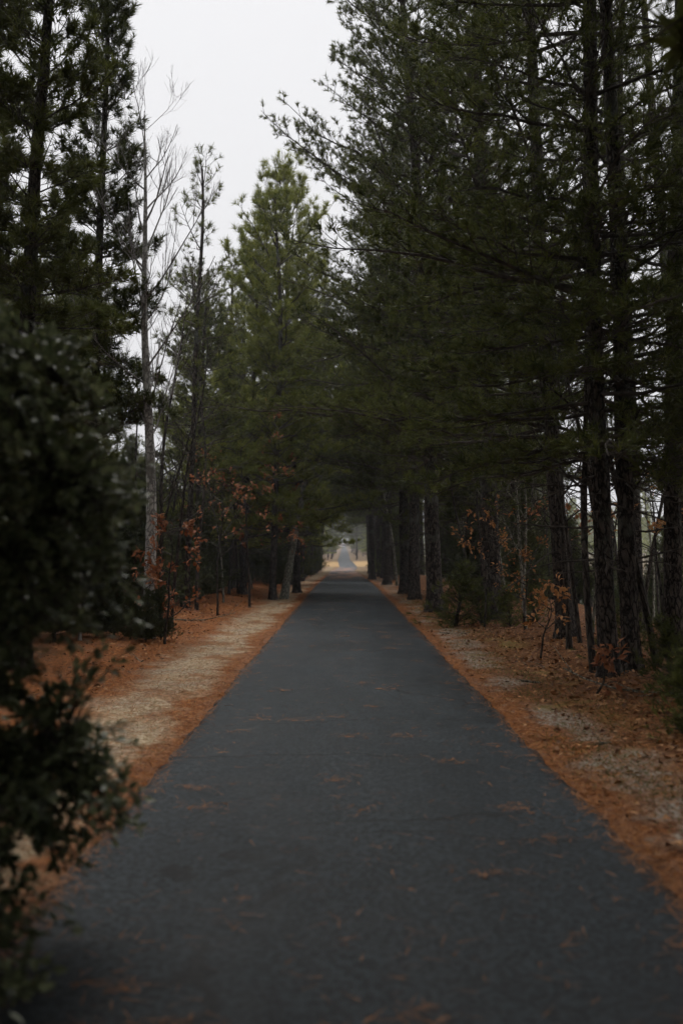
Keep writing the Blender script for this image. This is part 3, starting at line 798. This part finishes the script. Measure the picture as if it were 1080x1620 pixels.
wood(20, [fill_a, fill_b], (-14, -4.4), (28, 62), 'dark pine left of the path behind the pale bare tree', 'pines deep in the wood left of the path',
     test=lambda x, y, px: gapl(x, y, px) and (px < 150 or px > 300), hmax=lambda y: 1.2 + .30 * y)
wood(20, [fill_a, fill_b], (-38, -6.5), (62, 165), 'dark pine left of the path far behind the olive pines', 'farthest pines left of the path', r=3, test=lambda x, y, px: gapl(x, y, px) or y > 110)
wood(13, [row_b], (-3.4, -2.5), (50, 128), 'dark pine in the row walling the far left path side', 'pines walling the far left of the path', r=3.2)
wood(10, [fill_a, fill_b, big_c], (4.6, 12), (32, 62), 'dark pine right of the path behind the front trunks', 'pines in the wood right of the path',
     test=lambda x, y, px: 600 < px < 860)
wood(14, [fill_a, fill_b], (6.5, 34), (62, 165), 'dark pine deep in the wood right of the path', 'farthest pines right of the path', r=3, test=lambda x, y, px: px < 880)
wood(12, [row_b], (2.5, 3.4), (62, 125), 'dark pine in the row walling the far right path side', 'pines walling the far right of the path', r=3.2)
wood(3, [open_a], (5, 12), (18, 34), 'slender sparse pine against the sky beyond the twin trunks', 'sparse pines by the bank', test=lambda x, y, px: 930 < px < 1150, r=2)
# beyond the clearing
for i, d in enumerate(range(236, 440, 17)):
    sx = -1 if i % 2 else 1
    place('pine_tree', row_b, sx * R.uniform(2.9, 3.8), d, '%s far pine arching over the distant path beyond the clearing, on its %s' % (ordinal(i // 2 + 1), 'left' if sx < 0 else 'right'), 'pine tree',
          'far pines arching over the path on the ' + ('left' if sx < 0 else 'right'), rot=R.uniform(0, 6.28), scale=R.uniform(.85, 1.05))
wood(44, [olive_a, fill_b, olive_b], lambda y: -R.uniform(3.4, 9 + .03 * y) - (2.5 if y < 215 else 0), (200, 560), 'grey-green far pine left of the distant rising path', 'far pines beyond the clearing on the left', r=4)
wood(44, [olive_a, fill_b, olive_b], lambda y: R.uniform(3.4, 9 + .03 * y) + (2 if y < 215 else 0), (196, 560), 'grey-green far pine right of the distant rising path', 'far pines beyond the clearing on the right', r=4)

# undergrowth: young evergreens and bare saplings
wood(26, [ced_b, ced_a], (-6.2, -4.7), (14, 46), 'low dark evergreen edging the straw left of the path', 'low evergreens edging the straw', r=.75, name='young_evergreen', cat='evergreen', sc=(.45, .8), lean=4,
     test=lambda x, y, px: px > -60)
wood(16, [ced_c, ced_c, ced_a], (-10, -5.2), (21, 46), 'tall dark young evergreen in the thicket behind the pale bare tree', 'tall young evergreens left of the path', r=1.3, name='young_evergreen', cat='evergreen', sc=(.6, .95), lean=3,
     test=lambda x, y, px: px > -40)
wood(34, [ced_a, ced_b, ced_c], (-11, -4.7), (15, 58), 'young dark evergreen in the thicket left of the path', 'young evergreens left of the path', r=1.2, name='young_evergreen', cat='evergreen', sc=(.7, 1.15), lean=3,
     test=lambda x, y, px: px > -80)
wood(16, [ced_a, ced_b], (5.2, 15), (26, 62), 'young dark evergreen in the thicket right of the path', 'young evergreens right of the path', r=1.2, name='young_evergreen', cat='evergreen', sc=(.7, 1.1), lean=3,
     test=lambda x, y, px: px < 920)
wood(26, [ced_a, ced_c], (-26, -5), (58, 140), 'far young evergreen filling the dark wood left of the path', 'far young evergreens left', r=1.8, name='young_evergreen', cat='evergreen', sc=(.8, 1.3))
wood(22, [ced_a, ced_c], (4.8, 26), (62, 140), 'far young evergreen filling the dark wood right of the path', 'far young evergreens right', r=1.8, name='young_evergreen', cat='evergreen', sc=(.8, 1.3), test=lambda x, y, px: px < 900)
wood(32, [thin_a, thin_b, thin_c], (-7, -3.7), (19, 60), 'thin bare sapling among the trunks left of the path', 'bare saplings left of the path', r=.8, name='sapling', cat='sapling', lean=5)
wood(34, [thin_a, thin_b, thin_c], (3.6, 10), (15, 50), 'thin bare sapling among the pines right of the path', 'bare saplings right of the path', r=.8, name='sapling', cat='sapling', lean=5)
wood(9, [ced_s], (3.1, 6), (8.5, 24), 'ankle-high pine seedling on the leaf litter right of the path', 'pine seedlings on the right verge', r=.7, name='pine_seedling', cat='seedling', sc=(.5, 1.0))
x, y = atd(1075, 9.2)
place('evergreen_shrub', ced_s, x, y, 'low dark green shrub at the lower right picture edge', 'shrub', rot=1, scale=.7)
x, y = atd(1060, 11.6)
place('evergreen_shrub', ced_s, x, y, 'low dark green shrub by the foot of the leaning sapling', 'shrub', rot=3, scale=.75)
x, y = at(720, 990)
place('pine_seedling', ced_s, x, y, 'green pine seedling between two path-edge pine trunks', 'seedling', scale=1.3)

wood(22, [ced_a, ced_c], (-4.6, -2.9), (46, 122), 'dark evergreen among the far pine wall left of the path', 'evergreens in the far left wall', r=1.0, name='young_evergreen', cat='evergreen', sc=(.6, 1.0))
wood(14, [ced_a, ced_c], (3.2, 5.0), (72, 122), 'dark evergreen among the far pine wall right of the path', 'evergreens in the far right wall', r=1.0, name='young_evergreen', cat='evergreen', sc=(.6, 1.0))
for x, y, r in [(-3.0, -1.2, 1.3), (3.1, 1.2, 2.3), (3.2, -1.6, 4.3), (-2.9, -3.8, .9), (3.1, -4.2, 3.0)]:  # unseen evergreens added to cut the light on the near path
    place('young_evergreen', ced_c, x, y, 'unseen young evergreen added to darken the near path', 'evergreen', 'unseen evergreens added to darken the near path', rot=r, scale=.9)

wood(9, [ced_a, ced_b], (7.5, 15), (23, 46), 'young evergreen on the bank before the pond', 'evergreens on the bank', r=1.2, name='young_evergreen', cat='evergreen', sc=(.6, .95), test=lambda x, y, px: 925 < px < 1110)
# unseen pines added overhead so their crowns shade the near path
for x, y, sc_, r in [(-3.0, -2.0, 1, 1.0), (3.1, .2, 1, 2.0), (3.2, -5.5, 1, .4), (-3.4, -7.5, 1, 3.0), (-4.4, -.4, .95, 5.0), (4.2, 3.0, .95, 4.1),
                    (-3.6, -13, 1, 2.2), (3.8, -12, 1, 5.6)]:
    place('pine_tree', roof, x, y, 'tall unseen pine added so its boughs shade the near path', 'pine tree', 'unseen pines added to shade the near path', rot=r, scale=sc_)

for x, y, sc_, r in [(4.6, 5.2, 1, .5), (-5.6, 2.6, .95, 2.5)]:  # added high crowns, out of view, that block sky over the near path
    place('pine_tree', roof_high, x, y, 'tall high-crowned unseen pine added to shade the near path', 'pine tree', 'unseen high-crowned pines added for shade', rot=r, scale=sc_)

for x, y, r, side in [(4.7, 8.4, 1.5, 'right'), (-5.3, 6.8, 3.5, 'left')]:  # taller unseen pines added to block the open sky ahead
    place('pine_tree', roof_top, x, y, 'very tall unseen pine added to shade the near path, on its ' + side, 'pine tree', 'unseen high-crowned pines added for shade', rot=r)
for x, y, r in [(7.4, 8.4, 1.4), (9.0, 12.0, 4.4), (6.6, 5.0, 2.0), (-8.6, 7.2, .2), (-9.6, 3.0, 2.4), (8.8, 3.2, 3.4), (-9.2, 13.0, 5.4), (-8.5, -3.0, .8), (8.5, -3.5, 1.8)]:  # unseen side pines added to keep low sky light off the near path
    place('pine_tree', fill_b, x, y, 'unseen pine added beside the near path to shade it', 'pine tree', 'unseen pines added beside the near path for shade', rot=r)

# ------------------------------------------------------------------ the leafy bush by the camera
def near_bush():
    bx, by = -2.15, 4.3
    lobes = [((-1.75, 4.45, 1.95), (.84, .75, .60)), ((-2.0, 4.3, 1.15), (.82, .75, .6)), ((-1.62, 4.25, .62), (.78, .65, .44)), ((-1.3, 4.4, 1.55), (.42, .4, .38)),
             ((-2.1, 4.4, 2.35), (.8, .6, .4)), ((-2.1, 3.9, .6), (.75, .5, .5)), ((-1.72, 3.95, .58), (.66, .45, .40)), ((-1.95, 4.3, .95), (.8, .5, .3)), ((-1.55, 4.7, 2.45), (.45, .4, .45)), ((-1.2, 4.5, 1.95), (.42, .4, .28)), ((-1.15, 4.3, .72), (.36, .35, .24)), ((-1.55, 3.4, .28), (.62, .55, .32)), ((-1.62, 4.2, 1.12), (.44, .4, .34)), ((-1.75, 4.0, .95), (.5, .4, .3))]
    lobes = [((c[0] - bx, c[1] - by, c[2]), r) for c, r in lobes]
    gs, p, D, tint, rng = broad_shrub(201, lobes, 28, 3700, .05, .022, per=(10, 16), clip=lambda yy: -.195 * (yy + by) - bx)
    e = bpy.data.objects.new('leafy_bush', None); COL.objects.link(e)
    e.location = (bx, by, float(zground(bx, by)))
    tag(e, 'blurred dark broadleaf bush crowding in beside the near path', 'bush')
    link('stems', gs.mesh('bush stems', M['bark_thin']), e)['kind'] = 'stuff'
    # the leaves that show largest become parts of their own
    wx = p[:, 0] + bx; wy = p[:, 1] + by; px = VPX + wx / wy * F_PX
    score = px - 40 * (wy - 4.0) + rng.normal(0, 40, len(p))
    score[px > 262] = -1e9
    own = np.argsort(-score)[:290]; rest = np.setdiff1d(np.arange(len(p)), own)
    rest = rest[px[rest] < 262]
    g = Geo(); leaves(g, rng, p[rest], D[rest], .068, .032, tint[rest])
    link('foliage', g.mesh('bush foliage', M['glossleaf']), e)['kind'] = 'stuff'
    protos = []
    for q in range(6):
        g = Geo(); leaves(g, rng, np.zeros((1, 3)), np.array([[1., 0, 0]]), .068, .032, np.array([.2 + .12 * q])); protos.append(g.mesh('bush leaf', M['glossleaf']))
    for i in own:
        o = link('leaf', protos[int(min(5, max(0, tint[i] * 6 + rng.normal(0, 1))))], e)
        d = Vector(D[i]); o.matrix_local = Matrix.Translation(Vector(p[i])) @ d.to_track_quat('X', 'Z').to_matrix().to_4x4() @ Matrix.Rotation(rng.normal(0, .6), 4, 'X')
near_bush()

# ------------------------------------------------------------------ litter, straw and grass that nobody could count
def scatter(n, xf, yr, rng, power=1.6):
    y = yr[0] + (yr[1] - yr[0]) * rng.uniform(0, 1, n) ** power
    return xf(n), y
def flat_needles(name, n, x, y, z, rng, length, width, m, label, lift=.25):
    a = rng.uniform(0, 6.283, n); el = rng.normal(0, lift, n)
    D = np.stack([np.cos(a) * np.cos(el), np.sin(a) * np.cos(el), np.sin(el)], 1)
    P = np.stack([x, y, z], 1); L = (length * rng.uniform(.5, 1.2, n))[:, None]
    s = np.stack([-np.sin(a), np.cos(a), rng.normal(0, .3, n)], 1) * width * .5
    mid = P + UP * (.012 * rng.uniform(0, 1, (n, 1)))
    V = np.stack([mid - D * L / 2 - s, mid - D * L / 2 + s, mid + D * L / 2], 1).reshape(-1, 3)
    g = Geo(); g.add(V, np.arange(3 * n).reshape(-1, 3), None, np.repeat(np.clip(rng.normal(.5, .25, n), 0, 1), 3))
    return tag(link(name, g.mesh(name, m)), label, 'litter', kind='stuff')
rng = np.random.default_rng(5)
# straw on both verges
n = 90000
y = 4 + 56 * rng.uniform(0, 1, n) ** 1.7
left = rng.uniform(0, 1, n) < .55
u = rng.uniform(0, 1, n)
x = np.where(left, np.where(u < .18, rng.normal(-1.48, .085, n), np.where(u < .4, rng.uniform(-2.8, -1.6, n), rng.uniform(-5.2, -2.6, n))),
             np.where(u < .22, rng.normal(1.67, .09, n), rng.uniform(1.7, 5.5, n)))
flat_needles('pine_straw', n, x, y, np.where((x > PL - .04) & (x < PR + .04), zbase(y) + .035 * np.clip(1 - (2 * (x - PL) / (PR - PL) - 1) ** 2, 0, 1) + .006, zground(x, y) + .008), rng, .16, .006, M['straw'], 'orange pine straw strewn over both verges')
# a little of it in clumps on the asphalt
cx = rng.uniform(PL + .1, PR - .1, 130); cy = 3.2 + 36 * rng.uniform(0, 1, 130) ** 1.5; ck = rng.integers(4, 30, 130)
i = np.repeat(np.arange(130), ck); n = len(i)
x = np.clip(cx[i] + rng.normal(0, .085, n), PL + .03, PR - .03); y = cy[i] + rng.normal(0, .05, n)
zp = zbase(y) + .035 * (1 - (2 * (x - PL) / (PR - PL) - 1) ** 2) + .006
flat_needles('scattered_straw', n, x, y, zp, rng, .13, .005, M['straw'], 'small wisps of brown pine straw lying on the asphalt', .05)
n = 2600
e_ = rng.beta(.45, .45, n); x = PL + .03 + (PR - PL - .06) * e_; y = 3.2 + 40 * rng.uniform(0, 1, n) ** 1.5
flat_needles('loose_needles', n, x, y, zbase(y) + .035 * (1 - (2 * (x - PL) / (PR - PL) - 1) ** 2) + .007, rng, .12, .005, M['straw'], 'single brown pine needles strewn over the asphalt, thicker at its edges', .05)
# fallen leaves on the right, a few on the left
n = 15000
y = 5.5 + 38 * rng.uniform(0, 1, n) ** 1.5
x = np.where(rng.uniform(0, 1, n) < .86, 1.72 + np.abs(rng.normal(0, 2.1, n)), -2.8 - np.abs(rng.normal(0, 1.4, n)))
keep = (x < 0) | (x > 2.75) | (rng.uniform(0, 1, n) < .12 + .5 * np.clip((x - 1.9) / .9, 0, 1) ** 2)
x, y = x[keep], y[keep]; n = len(x)
P = np.stack([x, y, zground(x, y) + .012 + .02 * rng.uniform(0, 1, n)], 1); a = rng.uniform(0, 6.283, n)
D = nrm(np.stack([np.cos(a), np.sin(a), rng.normal(0, .28, n)], 1))
g = Geo(); leaves(g, rng, P, D, .085 * rng.uniform(.45, 1.25, n), .055 * rng.uniform(.6, 1.2, n), np.clip(rng.normal(.38, .3, n), 0, 1), .35)
tag(link('leaf_litter', g.mesh('leaf litter', M['litterleaf'])), 'brown fallen leaves lying thick under the pines on the right', 'litter', kind='stuff')
# dry grass in the worn strips, mossy tufts on the right
def grass(name, m, n, xf, yr, h, w, label, seed):
    rg = np.random.default_rng(seed)
    y = yr[0] + (yr[1] - yr[0]) * rg.uniform(0, 1, n) ** 1.6; x = xf(n, y, rg)
    P = np.stack([x, y, zground(x, y)], 1); D = nrm(np.stack([rg.normal(0, .6, n), rg.normal(0, .6, n), rg.uniform(.25, 1, n)], 1))
    s = nrm(np.cross(D, rg.normal(size=(n, 3)))) * w / 2; L = (h * rg.uniform(.4, 1.2, n))[:, None]
    V = np.stack([P - s, P + s, P + D * L], 1).reshape(-1, 3)
    g = Geo(); g.add(V, np.arange(3 * n).reshape(-1, 3), None, np.repeat(np.clip(rg.normal(.5, .25, n), 0, 1), 3))
    tag(link(name, g.mesh(name, m)), label, 'grass', kind='stuff')
grass('dry_grass', M['drygrass'], 16000, lambda n, y, r: -2.1 + .35 * wob(y, y * 0, 3, 1) + r.normal(0, .38, n), (5, 55), .05, .004, 'short pale dry grass on the worn strip left of the path', 3)
def mossx(n, y, r):
    c = r.uniform(0, 1, n)
    return 2.35 + .5 * wob(y * 0, y, 1.7, 6) + r.normal(0, .28, n)
grass('mossy_grass', M['moss'], 14000, mossx, (6, 40), .06, .005, 'yellowish mossy grass patches along the right verge', 4)

# fallen sticks
def stick(seed, L, r):
    rg = np.random.default_rng(seed); g = Geo()
    grow(rg, g, np.array([-L / 2, 0, .03]), np.array([1., 0, .02]), L, r, 1, -.02, (3, 6), 7, None, 6, .5, .35)
    return g.mesh('fallen stick', M['bark_grey'])
sticks = [stick(301, 1.6, .016), stick(302, 1.1, .012), stick(303, 2.2, .022)]
for i, (px, py, a, k, lab) in enumerate([(905, 1075, .4, 0, 'bare grey stick lying at the foot of the curved thin sapling'), (850, 1050, 2.2, 1, 'short grey stick on the litter below the flared leaning pine'),
        (985, 1150, 1.0, 0, 'grey stick lying on brown leaves near the knee-high reddish seedling'), (1010, 1105, 2.7, 2, 'long forked dead branch on the ground before the twin trunks'),
        (735, 1000, .2, 1, 'small grey stick beside the green pine seedling'), (300, 985, .3, 2, 'dead branch lying on orange straw before the left thicket'),
        (215, 1040, 2.0, 1, 'small grey stick on orange straw behind the leafy bush')]):
    x, y = at(px, py)
    o = link('fallen_branch', sticks[k], None, (x, y, float(zground(x, y)))); o.rotation_euler = (0, 0, a)
    tag(o, lab, 'branch', 'fallen dead branches')

# the wood along the horizon, one mass
def far_wood():
    rg = np.random.default_rng(8); g = Geo()
    spots = []
    for q in range(150):
        y = rg.uniform(150, 420); sgn = -1 if rg.uniform() < .5 else 1
        spots.append((sgn * rg.uniform(18 + (y - 150) * .05, 30 + y * .5), y))
    for q in range(110):
        y = rg.uniform(640, 1050); spots.append((rg.uniform(-150, 150), y))
    for x, y in spots:
        if abs(x) < 4.5 and y < 820: continue
        H = rg.uniform(11, 17); k = 260; z0 = float(zground(x, y))
        u = rg.uniform(.12, 1, k); a = rg.uniform(0, 6.283, k); r = 3.2 * (1 - u) ** .55 * rg.uniform(.3, 1.1, k) + .2
        P = np.stack([x + r * np.cos(a), y + r * np.sin(a), z0 + u * H], 1)
        needle_tufts(g, rg, P, nrm(rg.normal(0, .5, (k, 3)) + UP), 3, .85, .36, np.clip(rg.normal(.5, .2, k), 0, 1), (10, 80), .3)
        V = np.array([[x - .2, y, z0 - .3], [x + .2, y, z0 - .3], [x, y + .2, z0 - .3], [x, y, z0 + H]])
        g.add(V, [[0, 1, 3], [1, 2, 3], [2, 0, 3]], None, .0)
    tag(link('distant_wood', g.mesh('distant wood', M['needles_olive_lit'])), 'far-off mass of grey-green trees along the horizon', 'wood', kind='stuff')
far_wood()

# ------------------------------------------------------------------ thin winter haze round everything
hm = bpy.data.materials.new('haze'); hm.use_nodes = True
hn = hm.node_tree.nodes; hl = hm.node_tree.links; hn.clear()
ho = hn.new('ShaderNodeOutputMaterial'); pv = hn.new('ShaderNodeVolumePrincipled'); pv.inputs['Color'].default_value = (.93, .95, 1, 1); pv.inputs['Density'].default_value = .0006; pv.inputs['Anisotropy'].default_value = 0.2
hl.new(pv.outputs[0], ho.inputs['Volume'])
g = Geo(); a,b,c,d,e,f = -2600,2600,-80,4100,-8,60
V=[[x,y,z] for z in (e,f) for y in (c,d) for x in (a,b)]
g.add(V, None, [[0,2,3,1],[4,5,7,6],[0,1,5,4],[2,6,7,3],[0,4,6,2],[1,3,7,5]])
tag(link('haze', g.mesh('haze', hm)), 'thin pale winter haze hanging in the air', 'haze', kind='stuff')
